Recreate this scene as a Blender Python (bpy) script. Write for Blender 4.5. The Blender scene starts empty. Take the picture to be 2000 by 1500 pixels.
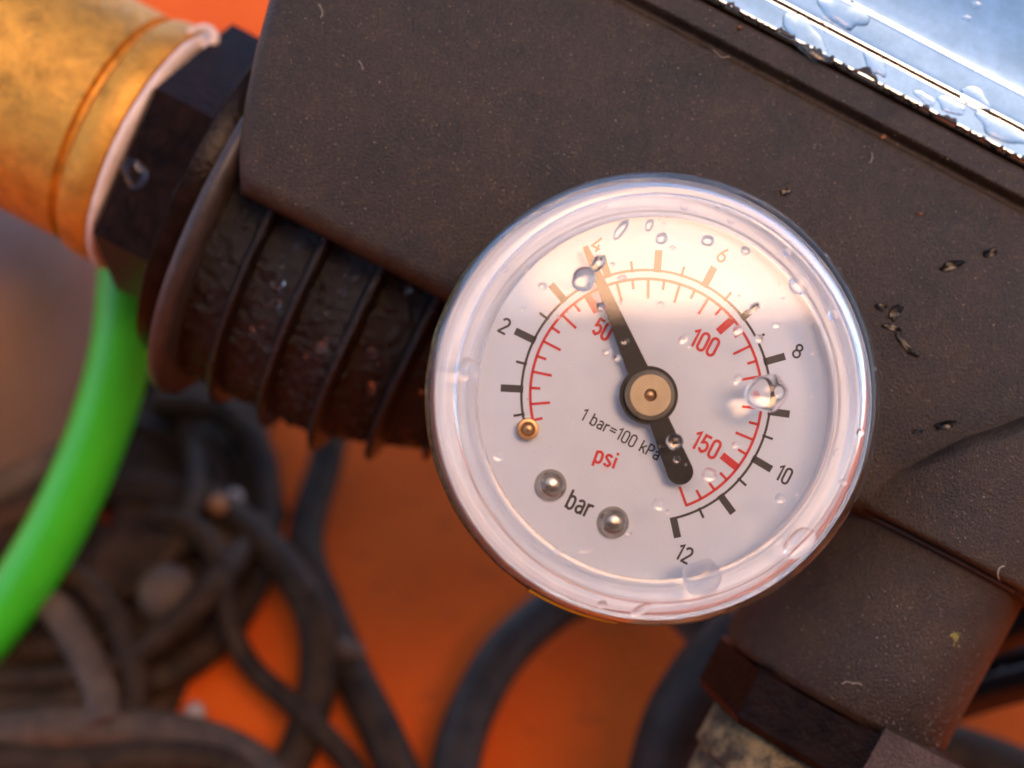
import bpy, bmesh, math, random
from mathutils import Vector, Matrix, noise
R = math.radians
S = bpy.context.scene
COL = S.collection
rnd = random.Random(7)

# ---------------------------------------------------------------- camera frame
# everything is measured in millimetres in a frame whose x is right, y is up and z is towards the camera;
# its origin lies DIST mm in front of the lens. world = ORIGIN + axes * mm * 0.001 (real metres, gravity -Z)
PITCH, DIST, HGT = R(40), 130.0, 90.0
AX = Vector((1, 0, 0)); AU = Vector((0, math.sin(PITCH), math.cos(PITCH))); AB = Vector((0, -math.cos(PITCH), math.sin(PITCH)))
ORIGIN = Vector((0, 0, HGT * 0.001))
ROT = Matrix((AX, AU, AB)).transposed()
ZEN = Vector((0, math.cos(PITCH), math.sin(PITCH)))
def W(c): return ORIGIN + (ROT @ Vector(c)) * 0.001
def C(px, py, d=0.0):
    k = (DIST - d) / DIST
    return Vector(((px - 1000) * .05 * k, (750 - py) * .05 * k, d))
def G(px, py, lift=0.0):
    Y = (750 - py) * .05
    d = (-HGT + lift - Y * math.cos(PITCH)) / (math.sin(PITCH) - Y * math.cos(PITCH) / DIST)
    return C(px, py, d)
# gauge frame
TR, TU = R(4.0), R(2.0)
GN = Vector((math.sin(TR), math.sin(TU), 1)).normalized()
GU = Vector((0, 1, 0)).cross(GN).normalized(); GV = GN.cross(GU)
GC = C(1263, 772, 0)
def GL(u, v, h): return GC + GU * u + GV * v + GN * h
def L(px, py, h=0.0):
    o = Vector((0, 0, DIST)); d = (C(px, py, 0) - o)
    t = (GC + GN * h - o).dot(GN) / d.dot(GN)
    p = o + d * t - GC
    return Vector((p.dot(GU), p.dot(GV)))

cam_d = bpy.data.cameras.new('camera'); cam = bpy.data.objects.new('camera', cam_d); COL.objects.link(cam)
cam.location = ORIGIN + AB * DIST * 0.001
cam.rotation_euler = (R(90) - PITCH, 0, 0)
cam_d.sensor_width = 36; cam_d.lens = 36 * DIST / 100.0
cam_d.clip_start = 0.002; cam_d.clip_end = 500
cam_d.dof.use_dof = True; cam_d.dof.focus_distance = (DIST + 3.5) * 0.001; cam_d.dof.aperture_fstop = 12.0
S.camera = cam

# ---------------------------------------------------------------- light: the low warm sun stands partly behind an added blocking slab and mirrors in the gauge lens
def refl(px, py):
    d = (C(px, py, 0) - Vector((0, 0, DIST))).normalized()
    return (ROT @ (d - GN * 2 * d.dot(GN))).normalized()
SUN = refl(1500, 330)
sd = bpy.data.lights.new('sun', 'SUN'); sd.energy = 0.5; sd.angle = R(22.0); sd.color = (1.0, 0.40, 0.08)
so = bpy.data.objects.new('sun', sd); COL.objects.link(so)
so.rotation_euler = SUN.to_track_quat('Z', 'Y').to_euler(); so.location = (0, -1, 2)
wd = bpy.data.worlds.new('World'); S.world = wd; wd.use_nodes = True
nt = wd.node_tree; bg = nt.nodes['Background']
sk = nt.nodes.new('ShaderNodeTexSky'); sk.sky_type = 'NISHITA'; sk.sun_disc = False
sk.sun_elevation = math.asin(SUN.z); sk.sun_rotation = math.atan2(SUN.x, SUN.y)
sk.air_density = 0.55; sk.dust_density = 1.0; sk.ozone_density = 0.0
nt.links.new(sk.outputs[0], bg.inputs[0]); bg.inputs[1].default_value = 0.15
S.view_settings.view_transform = 'Standard'; S.view_settings.look = 'None'
S.view_settings.exposure = 1.68; S.view_settings.gamma = 1
S.cycles.use_denoising = True
S.cycles.max_bounces = 14; S.cycles.transmission_bounces = 12; S.cycles.transparent_max_bounces = 16; S.cycles.glossy_bounces = 6
S.cycles.blur_glossy = 0.0; S.cycles.sample_clamp_indirect = 40

# ---------------------------------------------------------------- materials
def mat(name):
    m = bpy.data.materials.new(name); m.use_nodes = True
    return m, m.node_tree, m.node_tree.nodes['Principled BSDF']
def coords(t, scale=1000.0):
    tc = t.nodes.new('ShaderNodeTexCoord'); mp = t.nodes.new('ShaderNodeMapping')
    s = scale if isinstance(scale, tuple) else (scale,) * 3
    mp.inputs['Scale'].default_value = s
    t.links.new(tc.outputs['Object'], mp.inputs[0]); return mp.outputs[0]
def nz(t, v, scale, detail=4, rough=.6):
    n = t.nodes.new('ShaderNodeTexNoise'); n.inputs['Scale'].default_value = scale; n.inputs['Detail'].default_value = detail
    n.inputs['Roughness'].default_value = rough; t.links.new(v, n.inputs['Vector']); return n.outputs['Fac']
def ramp(t, f, stops):
    r = t.nodes.new('ShaderNodeValToRGB'); t.links.new(f, r.inputs[0]); e = r.color_ramp.elements
    while len(e) < len(stops): e.new(.5)
    for i, (p, c) in enumerate(stops):
        e[i].position = p; e[i].color = (*c, 1) if isinstance(c, tuple) else (c, c, c, 1)
    return r.outputs[0]
def mixc(t, f, a, b):
    m = t.nodes.new('ShaderNodeMix'); m.data_type = 'RGBA'
    if isinstance(f, float): m.inputs[0].default_value = f
    else: t.links.new(f, m.inputs[0])
    for i, x in ((6, a), (7, b)):
        if isinstance(x, tuple): m.inputs[i].default_value = (*x, 1)
        else: t.links.new(x, m.inputs[i])
    return m.outputs[2]
def bump(t, b, f, dist, strength=1.0, prev=None):
    n = t.nodes.new('ShaderNodeBump'); n.inputs['Distance'].default_value = dist * .001; n.inputs['Strength'].default_value = strength
    t.links.new(f, n.inputs['Height'])
    if prev: t.links.new(prev, n.inputs['Normal'])
    t.links.new(n.outputs[0], b.inputs['Normal']); return n.outputs[0]
def plain(name, col, rough=.5, metal=0.0, var=.25, sc=1.0, bm=0.0, bsc=6.0, coat=0.0, spec=.5):
    m, t, b = mat(name); v = coords(t)
    lo = tuple(c * (1 - var) for c in col); hi = tuple(min(1, c * (1 + var)) for c in col)
    t.links.new(ramp(t, nz(t, v, sc, 5), [(.3, lo), (.7, hi)]), b.inputs['Base Color'])
    b.inputs['Roughness'].default_value = rough; b.inputs['Metallic'].default_value = metal; b.inputs['Specular IOR Level'].default_value = spec
    b.inputs['Coat Weight'].default_value = coat; b.inputs['Coat Roughness'].default_value = .08
    if bm: bump(t, b, nz(t, v, bsc, 3), bm)
    return m

def body_mat(name, base, rough, tint):
    m, t, b = mat(name); v = coords(t)
    big = nz(t, v, .12, 5, .7); fine = nz(t, v, 4.0, 3, .6); mid = nz(t, v, .7, 6, .7)
    c1 = ramp(t, big, [(.32, tuple(x * .5 for x in base)), (.68, tuple(x * 1.5 for x in base))])
    c2 = mixc(t, ramp(t, mid, [(.50, 0.0), (.78, .28)]), c1, tint)
    c2 = mixc(t, ramp(t, fine, [(.40, .6), (.58, 0.0)]), c2, tuple(x * .22 for x in base))
    sp = ramp(t, nz(t, v, 5.5, 2, .5), [(.70, 0.0), (.76, 1.0)])
    c3 = mixc(t, sp, c2, tuple(x * 4.0 for x in tint))
    t.links.new(c3, b.inputs['Base Color'])
    b.inputs['Specular IOR Level'].default_value = .42
    t.links.new(ramp(t, big, [(.3, rough - .06), (.7, rough + .08)]), b.inputs['Roughness'])
    n1 = bump(t, b, fine, .22, 1.0)
    bump(t, b, nz(t, v, 9.0, 2), .02, .6, n1)
    return m
M_body = body_mat('textured_black_plastic', (.037, .0215, .0095), .35, (.14, .080, .040))
M_tee = body_mat('dusty_black_plastic', (.046, .0275, .0135), .39, (.14, .085, .045))
M_clip = body_mat('brown_plastic', (.085, .05, .036), .5, (.13, .085, .06))

def wet_mat():
    m, t, b = mat('wet_black_plastic'); v = coords(t)
    c = ramp(t, nz(t, v, .25, 5, .7), [(.3, (.002, .0017, .0014)), (.7, (.009, .0055, .003))])
    c = mixc(t, ramp(t, nz(t, v, .8, 6, .8), [(.56, 0.0), (.78, .8)]), c, (.028, .013, .005))
    t.links.new(c, b.inputs['Base Color'])
    t.links.new(ramp(t, nz(t, v, .5, 4), [(.35, .05), (.7, .22)]), b.inputs['Roughness'])
    n1 = bump(t, b, nz(t, v, .9, 6, .72), .5, 1.0); bump(t, b, nz(t, v, 4, 3), .05, .8, n1)
    return m
M_wet = wet_mat()
M_nut = plain('black_nut_plastic', (.012, .005, .003), .3, spec=.13, sc=.4, var=.6, bm=.12, bsc=1.2)
M_collar = plain('worn_collar_plastic', (.05, .036, .03), .42, sc=.5, var=.35, bm=.06, bsc=4)

def brass_mat(name, base, dark, metal, rough, b1=.18, stain=.56):
    m, t, b = mat(name); v = coords(t)
    c = ramp(t, nz(t, v, .35, 6, .65), [(.28, tuple(x * .62 for x in base)), (.5, base), (.75, tuple(min(1, x * 1.3) for x in base))])
    c = mixc(t, ramp(t, nz(t, v, .16, 7, .75), [(stain, 0.0), (stain + .14, .88)]), c, dark)
    t.links.new(c, b.inputs['Base Color'])
    b.inputs['Metallic'].default_value = metal
    t.links.new(ramp(t, nz(t, v, .8, 4), [(.3, rough - .1), (.7, rough + .12)]), b.inputs['Roughness'])
    n1 = bump(t, b, nz(t, v, 1.5, 5, .7), b1, .8); bump(t, b, nz(t, v, 5, 2), .04, .8, n1)
    return m
M_brass = brass_mat('cast_brass', (.66, .32, .045), (.18, .11, .03), .6, .43)
M_thread = brass_mat('stained_brass', (.36, .25, .11), (.018, .013, .009), .3, .6, .3, .42)
M_hub = plain('turned_brass', (.30, .255, .175), .45, .75, var=.12, sc=.8, bm=.01, bsc=5)
M_pin = plain('bright_brass', (.45, .28, .14), .34, .9, var=.1)
M_rivet = plain('nickel_rivet', (.42, .38, .32), .25, .9, var=.15, bm=.03, bsc=2.5)
M_case = plain('dirty_brass_case', (.12, .095, .035), .42, .5, var=.7, sc=1.3, bm=.06, bsc=3)
M_white = plain('white_enamel', (.645, .715, .785), .42, var=.03, sc=.25)
M_liner = plain('white_liner', (.78, .80, .83), .4, var=.03, sc=.3)
M_ink = plain('black_ink', (.035, .033, .032), .5, var=.15)
M_red = plain('red_ink', (.62, .022, .024), .5, var=.08)
M_ptr = plain('black_pointer', (.007, .0075, .006), .45, spec=.3, var=.5, sc=2, bm=.02, bsc=5)
M_tape = plain('white_tape', (.80, .62, .50), .4, var=.12, sc=.6, bm=.06, bsc=1.5)
M_green = plain('green_hose', (.055, .54, .02), .34, var=.07, sc=.2)
M_tub = plain('brown_tub', (.27, .155, .105), .75, var=.15, sc=.05)
M_yel = plain('yellow_paint', (.75, .52, .02), .4, var=.25, sc=3, bm=.05, bsc=4)
M_dirt = plain('black_dirt', (.003, .002, .0015), .28, spec=.35, var=.5, sc=3)
M_dust = plain('pale_dust', (.42, .33, .25), .8, var=.4, sc=1)
M_lint = plain('pale_lint', (.55, .45, .36), .7, var=.2)
M_moss = plain('yellow_moss', (.50, .42, .10), .8, var=.4)
M_cable = plain('dusty_black_rubber', (.036, .0195, .0095), .6, spec=.15, var=.6, sc=.22, bm=.25, bsc=.5)
M_cableb = plain('bluish_black_rubber', (.034, .024, .018), .5, spec=.2, var=.4, sc=.3, bm=.15, bsc=.5)
M_tan = plain('muddy_rubber', (.085, .05, .029), .75, var=.5, sc=.2, bm=.3, bsc=.5)
M_gloss = plain('glossy_black_rubber', (.008, .007, .006), .16, var=.4, bm=.2, bsc=.35)
M_blocker = plain('brown_blocker', (.09, .066, .062), .9, var=.1, sc=.004)
M_peb = plain('pale_pebble', (.38, .30, .27), .8)
M_clay = plain('orange_clay', (.34, .14, .05), .7, sc=.5, var=.3)

def ground_mat():
    m, t, b = mat('orange_floor'); v = coords(t)
    c = ramp(t, nz(t, v, .02, 6, .6), [(.3, (.68, .085, .005)), (.7, (.82, .13, .010))])
    c = mixc(t, ramp(t, nz(t, v, .12, 6, .7), [(.55, 0.0), (.75, .7)]), c, (.25, .05, .015))
    t.links.new(c, b.inputs['Base Color']); b.inputs['Roughness'].default_value = .85; b.inputs['Specular IOR Level'].default_value = .15
    bump(t, b, nz(t, v, .6, 5), .2); return m
M_ground = ground_mat()

def chrome_mat():
    m, t, b = mat('chrome'); v = coords(t)
    b.inputs['Metallic'].default_value = 1
    c = ramp(t, nz(t, v, .3, 6, .7), [(.35, (.52, .57, .54)), (.65, (.66, .72, .71))])
    c = mixc(t, ramp(t, nz(t, v, 1.6, 8, .85), [(.60, 0.0), (.70, .8)]), c, (.16, .12, .08))
    t.links.new(c, b.inputs['Base Color'])
    t.links.new(ramp(t, nz(t, v, .9, 7, .8), [(.45, .05), (.75, .2)]), b.inputs['Roughness'])
    bump(t, b, nz(t, v, .35, 3), .02, .5); return m
M_chrome = chrome_mat()

def glass_mat(name, ior, rough, col):
    m = bpy.data.materials.new(name); m.use_nodes = True; t = m.node_tree; t.nodes.clear()
    o = t.nodes.new('ShaderNodeOutputMaterial'); g = t.nodes.new('ShaderNodeBsdfGlass')
    g.inputs['IOR'].default_value = ior; g.inputs['Roughness'].default_value = rough; g.inputs['Color'].default_value = (*col, 1)
    t.links.new(g.outputs[0], o.inputs[0]); return m, t, g
M_water, _, _ = glass_mat('water', 1.33, 0.0, (1, 1, 1))
M_acryl, t_, g_ = glass_mat('clear_acrylic', 1.49, 0.0, (.99, .99, .985))
x_ = t_.nodes.new('ShaderNodeBsdfTransparent'); m_ = t_.nodes.new('ShaderNodeMixShader'); m_.inputs[0].default_value = .82
x_.inputs[0].default_value = (.985, .98, .97, 1)
t_.links.new(x_.outputs[0], m_.inputs[1]); t_.links.new(g_.outputs[0], m_.inputs[2])
t_.links.new(m_.outputs[0], [n for n in t_.nodes if n.type == 'OUTPUT_MATERIAL'][0].inputs[0])
def pane_mat():      # a flat thin sheet: transmits straight, mirrors at its two faces
    m = bpy.data.materials.new('clear_pane'); m.use_nodes = True; t = m.node_tree; t.nodes.clear()
    o = t.nodes.new('ShaderNodeOutputMaterial'); mx = t.nodes.new('ShaderNodeMixShader')
    tr = t.nodes.new('ShaderNodeBsdfTransparent'); gl = t.nodes.new('ShaderNodeBsdfGlossy'); fr = t.nodes.new('ShaderNodeFresnel')
    tr.inputs[0].default_value = (.97, .97, .97, 1); fr.inputs['IOR'].default_value = 1.63
    v = coords(t)
    t.links.new(ramp(t, nz(t, v, .5, 6, .8), [(.4, .015), (.78, .07)]), gl.inputs['Roughness'])
    t.links.new(fr.outputs[0], mx.inputs[0]); t.links.new(tr.outputs[0], mx.inputs[1]); t.links.new(gl.outputs[0], mx.inputs[2])
    t.links.new(mx.outputs[0], o.inputs[0]); return m
M_pane = pane_mat()

# ---------------------------------------------------------------- mesh helpers (all in mm, camera frame)
def axes(n):
    n = Vector(n).normalized(); h = Vector((0, 0, 1)) if abs(n.z) < .9 else Vector((1, 0, 0))
    e1 = h.cross(n).normalized(); return e1, n.cross(e1), n
class MB:
    def __init__(s): s.v = []; s.f = []
    def add(s, vs, fs):
        o = len(s.v); s.v += [Vector(x) for x in vs]; s.f += [tuple(i + o for i in f) for f in fs]; return s
    def grid(s, rows, cyc=False, cap0=False, cap1=False):
        n = len(rows[0]); vs = [p for r in rows for p in r]; fs = []
        for i in range(len(rows) - 1):
            for j in range(n if cyc else n - 1):
                k = (j + 1) % n
                fs.append((i * n + j, i * n + k, (i + 1) * n + k, (i + 1) * n + j))
        if cap0: fs.append(tuple(reversed(range(n))))
        if cap1: fs.append(tuple((len(rows) - 1) * n + j for j in range(n)))
        return s.add(vs, fs)
    def lathe(s, prof, c, ax, seg=64, wob=None):     # prof = [(r, h)]
        e1, e2, n = ax if isinstance(ax, tuple) else axes(ax); rows = []
        for i, (r, h) in enumerate(prof):
            row = []
            for k in range(seg):
                a = 2 * math.pi * k / seg; rr = r * (wob(a, i) if wob else 1)
                row.append(c + (e1 * math.cos(a) + e2 * math.sin(a)) * rr + n * h)
            rows.append(row)
        return s.grid(rows, cyc=True)
    def tube(s, pts, rad, seg=16, caps=True):
        pts = smooth(pts, 6); rows = []; up = Vector((0, 0, 1))
        for i, p in enumerate(pts):
            d = (pts[min(i + 1, len(pts) - 1)] - pts[max(i - 1, 0)]).normalized()
            e1 = (up - d * up.dot(d))
            e1 = e1.normalized() if e1.length > .05 else Vector((1, 0, 0)); e2 = d.cross(e1)
            r = rad(i / (len(pts) - 1)) if callable(rad) else rad
            rows.append([p + (e1 * math.cos(a) + e2 * math.sin(a)) * r for a in [2 * math.pi * k / seg for k in range(seg)]])
        return s.grid(rows, True, caps, caps)
    def prism(s, poly, z0, z1, fr):
        n = len(poly); vs = [fr(p[0], p[1], z0) for p in poly] + [fr(p[0], p[1], z1) for p in poly]
        fs = [tuple(reversed(range(n))), tuple(range(n, 2 * n))] + [(i, (i + 1) % n, n + (i + 1) % n, n + i) for i in range(n)]
        return s.add(vs, fs)
    def build(s, name, m, parent=None, smooth_deg=40, base=None, subsurf=0):
        me = bpy.data.meshes.new(name)
        vs = [W(v) for v in s.v]
        if parent is not None: o0 = Vector(parent['o'])
        elif base is not None: o0 = W(base)
        else:
            lo = min(v.z for v in vs); o0 = sum(vs, Vector()) / len(vs); o0.z = lo
        me.from_pydata([v - o0 for v in vs], [], s.f)
        bm = bmesh.new(); bm.from_mesh(me); bmesh.ops.recalc_face_normals(bm, faces=bm.faces); bm.to_mesh(me); bm.free()
        me.materials.append(m); me.polygons.foreach_set('use_smooth', [True] * len(me.polygons))
        if smooth_deg < 180: me.set_sharp_from_angle(angle=R(smooth_deg))
        o = bpy.data.objects.new(name, me); COL.objects.link(o); o['o'] = tuple(o0)
        if parent is not None: o.parent = parent
        else: o.location = o0
        return o
def smooth(pts, n):
    pts = [Vector(p) for p in pts]
    if len(pts) < 3: return [pts[0].lerp(pts[-1], i / n) for i in range(n + 1)]
    q = [pts[0] * 2 - pts[1]] + pts + [pts[-1] * 2 - pts[-2]]; out = []
    for i in range(1, len(q) - 2):
        a, b, c, d = q[i - 1:i + 3]
        for k in range(n):
            t = k / n
            out.append(.5 * ((2 * b) + (c - a) * t + (2 * a - 5 * b + 4 * c - d) * t * t + (3 * b - a - 3 * c + d) * t ** 3))
    return out + [pts[-1]]
def tag(o, label=None, cat=None, group=None, kind=None):
    if label: o['label'] = label
    if cat: o['category'] = cat
    if group: o['group'] = group
    if kind: o['kind'] = kind
    return o
def thing(name, c, label, cat, group=None):
    o = bpy.data.objects.new(name, None); COL.objects.link(o); o.empty_display_size = .005
    o.location = W(c); o['o'] = tuple(W(c)); return tag(o, label, cat, group)

# ---------------------------------------------------------------- setting
def sheet(name, m, verts, faces):
    me = bpy.data.meshes.new(name); me.from_pydata(verts, [], faces); me.materials.append(m)
    o = bpy.data.objects.new(name, me); COL.objects.link(o); return o
g = sheet('ground', M_ground, [(-60, -60, 0), (60, -60, 0), (60, 60, 0), (-60, 60, 0)], [(0, 1, 2, 3)]); tag(g, kind='structure')
ed = refl(1385, 572); p0 = W(GC); wy = 0.55
wh = p0.z + wy * ed.z / -ed.y  # slab added behind the camera; its top edge cuts the mirrored sun
bm = bmesh.new(); bmesh.ops.create_cube(bm, size=1); me = bpy.data.meshes.new('sun_blocker')
for v in bm.verts: v.co = Vector((v.co.x * 1.3 + .12, p0.y - wy - .12 + v.co.y * .24, (v.co.z + .5) * wh))
bmesh.ops.bevel(bm, geom=bm.edges[:], offset=.006, segments=2, affect='EDGES')
bm.to_mesh(me); bm.free(); me.materials.append(M_blocker)
wl = bpy.data.objects.new('sun_blocker', me); COL.objects.link(wl)
tag(wl, 'added brownish slab out of frame, blocking the sun and mirrored in the gauge lens', 'sun_blocker')

# ---------------------------------------------------------------- pump housing
PH = R(27.6)
VA = Vector((math.cos(PH), -math.sin(PH), 0)); VB = Vector((math.sin(PH), math.cos(PH), 0)); VZ = Vector((0, 0, 1))
ZB = -12.5
b0 = C(650, 468, ZB).dot(VB)
bg_ = C(1600, 190, ZB).dot(VB) - b0
bs_ = C(1600, 112, ZB).dot(VB) - b0
def T(t, b, z): return VA * t + VB * (b + b0) + VZ * z
def sag(b): return ZB - 1.5 * ((b - bg_ * .5) / (bg_ * .5)) ** 2
def body_z(b):
    z = sag(min(b, bg_))
    e = abs(b - bg_)
    if e < .8: z -= .35 * (.5 + .5 * math.cos(math.pi * e / .8))
    if b > bg_: 
        f = min(1, (b - bg_) / .9); z += .95 * f * f * (3 - 2 * f) - .1 * max(0, b - bg_ - .9)
    return z
lo_pts = [C(x, y, ZB) for x, y in ((456, 352), (456, 300), (468, 200), (492, 90), (528, -40), (560, -160))]
lo_tb = sorted((p.dot(VB) - b0, p.dot(VA)) for p in lo_pts)
def t_left(b):
    if b <= lo_tb[0][0]: return lo_tb[0][1]
    for (x0, t0), (x1, t1) in zip(lo_tb, lo_tb[1:]):
        if b <= x1: return t0 + (t1 - t0) * (b - x0) / (x1 - x0)
    return lo_tb[-1][1]
rr = 2.2
prof = [(0, -36), (0, -30), (0, ZB - 5)]
for k in range(9):
    a = math.pi / 2 * k / 8; bb = rr * (1 - math.cos(a)); prof.append((bb, body_z(bb) - rr * (1 - math.sin(a))))
bb = rr + .6
while bb < bg_ - 1.2: prof.append((bb, body_z(bb))); bb += 1.0
bb = bg_ - 1.1
while bb < bs_ - 1.0: prof.append((bb, body_z(bb))); bb += .15
for k in range(7):
    a = math.pi / 2 * k / 6; prof.append((bs_ - .9 + .9 * math.sin(a), body_z(bs_ - .9) - .9 * (1 - math.cos(a))))
prof.append((bs_, -36))
rows = []
for bb, z in prof:
    tl = t_left(bb); row = [T(tl, bb, min(z, -36)), T(tl, bb, min(z, ZB - 6))]
    for k in range(7):
        a = math.pi / 2 * k / 6; row.append(T(tl + rr * (1 - math.cos(a)), bb, z - (rr * (1 - math.sin(a)) if z > -30 else 0)))
    for k in range(1, 40): row.append(T(tl + rr + (110 - tl) * k / 39, bb, z))
    rows.append(row)
pump = thing('pump_housing', T(30, 10, -36), 'black textured plastic pump housing with a grooved upper edge behind the pressure gauge', 'pump')
MB().grid(rows).build('body', M_body, pump, 50)

# ---- branch outlet moulded on the housing
tz = -27.0; tk = (DIST - tz) / DIST
TC = C(1625, 1347, tz); tub_r = 231 * .05 * tk
def TE(a, b, z): return TC + VA * a * .05 * tk + VB * b * .05 * tk + VZ * (z - tz)
cyl = (VA, VZ, VB)
MB().lathe([(tub_r - 1.0, -.6), (tub_r - .25, 0), (tub_r, .4), (tub_r, 6), (tub_r * 1.012, 15), (tub_r * 1.02, 24)], TC, cyl, 96).build('branch_tube', M_tee, pump, 60)
top = [(-262, 345), (-200, 400), (-132, 458), (-78, 529), (-21, 586), (12, 627), (45, 652), (77, 668), (140, 684), (200, 672), (270, 640)]
def topb(a):
    for (a0, q0), (a1, q1) in zip(top, top[1:]):
        if a <= a1: return q0 + (q1 - q0) * (a - a0) / (a1 - a0)
    return top[-1][1]
cr = 276 * .05 * tk; rows = []
NA = 60
for i in range(NA + 1):
    th = math.pi * (1 - i / NA); a = 266 * math.cos(th); zz = tz + cr * math.sin(th)
    zz = tz + cr * (math.sin(th) ** .9); tb = topb(a); row = []
    row.append(TE(a, 333, zz - 3.0))
    for k in range(6):
        f = math.pi / 2 * k / 5; row.append(TE(a, 333 + 12 * (1 - math.cos(f)), zz - .9 * (1 - math.sin(f))))
    for k in range(1, 10): row.append(TE(a, 345 + (tb - 42 - 345) * k / 9, zz))
    for k in range(1, 9):
        f = math.pi / 2 * k / 8; row.append(TE(a, tb - 42 + 42 * math.sin(f), zz - 3.4 * (1 - math.cos(f))))
    row.append(TE(a, tb + 1, zz - 14)); rows.append(row)
MB().grid(rows).build('branch_collar', M_tee, pump, 50)
# seam bead under the collar
rows = []
bead = [TE(245 * math.cos(math.pi * (1 - i / 40)), 329, tz + 245 * .05 * tk * math.sin(math.pi * (1 - i / 40))) for i in range(41)]
MB().tube(bead, .32, 8).build('seam_bead', M_collar, pump)

# ---- outlet fitting under the branch
fit = thing('outlet_fitting', TE(0, -400, tz), 'dark hexagonal fitting with a stained brass pipe below the outlet branch', 'pipe fitting')
hexr = 236 * .05 * tk
rows = []
for h, q in ((-.6, .9), (-.6, .97), (-1.0, 1), (-6.6, 1), (-7.4, .95), (-7.4, .7)):
    rows.append([TC + (VA * math.cos(x) + VZ * math.sin(x)) * hexr * q + VB * h for x in [R(20 + 60 * k) for k in range(6)]])
MB().grid(rows, True).build('hex_nut', M_nut, fit, 20)
def clip_fr(a, b, z): return TE(a, b, z)
MB().prism([(42, 4), (216, 4), (222, -20), (216, -320), (42, -320), (38, -200)], tz + 2, tz + hexr * .985, clip_fr).build('side_tab', M_clip, fit, 20)
th_p = [(7.5, -7.5), (9.6, -7.6), (9.9, -7.9), (9.9, -12.5), (9.6, -12.9), (9.2, -13.1), (9.2, -40)]
MB().lathe(th_p, TC - VA * 1.4, cyl, 48, lambda a, i: 1 + .012 * noise.noise(Vector((math.cos(a) * 3, math.sin(a) * 3, i * .4)))).build('brass_pipe', M_thread, fit, 50)

# ---------------------------------------------------------------- chrome cover
ch = thing('chrome_cover', T(40, bs_ + 10, -40), 'polished chrome cover beaded with water above the black housing edge', 'cover')
zc = body_z(bs_ - 1) + .1
cp = [(.25, zc - 6), (.25, zc - .9), (.35, zc - .35), (.6, zc - .05), (.8, zc - .05), (.95, zc - .09), (2.2, zc - .44), (3.25, zc - .73), (3.4, zc - .77), (3.55, zc - .76), (3.85, zc - .58), (4.1, zc - .64), (4.3, zc - .72), (4.45, zc - .77), (4.8, zc - .87),
      (6.0, zc - 1.21), (7.0, zc - 1.47), (7.15, zc - 1.51), (7.3, zc - 1.58), (7.5, zc - 1.62), (7.65, zc - 1.6), (7.9, zc - 1.64)]
bb, z, sl = 7.9, zc - 1.64, 15.0
while bb < 40:
    bb += .8; z -= .8 * math.tan(R(sl)); sl = min(62, sl + .9); cp.append((bb, z))
rows = [[T(-70 + 200 * k / 80, bs_ + bb + .03 * noise.noise(Vector((k * .35, bb * .2, 0))), z + .04 * noise.noise(Vector((k * .25, bb * .5, 3)))) for k in range(81)] for bb, z in cp]
MB().grid(rows).build('panel', M_chrome, ch, 60)

rows = [[], [], []]
for k in range(400):
    t = -10 + 110 * k / 399; w_ = max(.05, .45 + 1.8 * max(0, noise.noise(Vector((t * .3, 4, 0)))) + .6 * noise.noise(Vector((t * 1.3, 1, 0))) + .3 * noise.noise(Vector((t * 4.1, 7, 0))))
    for i, f in enumerate((.18, .5, 1)):
        b_ = .3 + w_ * f if i else .12
        rows[i].append(T(t, bs_ + b_, zc - 1.2 if i == 0 else (zc - .1 if b_ < 1 else zc - .05 - (b_ - 1) * .27) + (.14 if i < 2 else .03) + .05 * noise.noise(Vector((t * 3, b_ * 4, 0)))))
MB().grid(rows).build('rusty_edge', plain('dark_rust', (.022, .010, .006), .4, var=.8, sc=2, bm=.1, bsc=5), ch, 30)

def chrome_z(b):
    b -= bs_
    for (x0, z0), (x1, z1) in zip(cp[1:], cp[2:]):
        if x0 <= b <= x1: return z0 + (z1 - z0) * (b - x0) / max(1e-6, x1 - x0)
    return cp[-1][1]

# ---------------------------------------------------------------- left connector line (brass, tape, nut, ribbed sleeve)
LZ = -44.0; lk = (DIST - LZ) / DIST; LS = .05 * lk
LC = C(307, 295, LZ)
lax = (VB, VZ, VA)
def LP(t, r): return LC + VA * t * LS
brass = thing('brass_fitting', LC - VA * 30 - VB * 17, 'orange cast brass pipe fitting with a groove near its taped end', 'pipe fitting')
bp = [(246, -1200), (246, -760), (240, -120), (240, -86), (226, -80), (225, -74), (240, -66), (247, -60), (251, -40), (251, -12), (247, -3), (236, 0), (150, 0)]
def bw(a, i): return 1 + .006 * noise.noise(Vector((math.cos(a) * 2, math.sin(a) * 2, i * 1.3)))
MB().lathe([(r * LS, h * LS) for r, h in bp], LC, lax, 96, bw).build('body', M_brass, brass, 35)
tape = thing('thread_tape', LC - VB * 17, 'band of white thread tape wrapped between the brass fitting and black nut', 'tape')
tp = [(235, 0), (246, 1), (252, 5), (253, 12), (249, 18), (238, 22), (225, 24)]
def tw(a, i): return 1 + .012 * noise.noise(Vector((math.cos(a) * 4, math.sin(a) * 4, 7))) + .006 * noise.noise(Vector((math.cos(a) * 14, math.sin(a) * 14, i * .7)))
MB().lathe([(r * LS, h * LS) for r, h in tp], LC, lax, 160, tw).build('band', M_tape, tape, 60)
tail = [C(x, y, LZ + 8) for x, y in ((398, 96), (418, 80), (414, 62), (396, 54), (372, 62), (352, 78))]
MB().tube(tail, lambda u: .75 - .4 * u, 8).build('loose_end', M_tape, tape)
con = thing('ribbed_connector', LC + VA * 440 * LS - VB * 26, 'wet black ribbed plastic connector with a hex nut, beaded with droplets', 'hose connector')
rows = []
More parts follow.
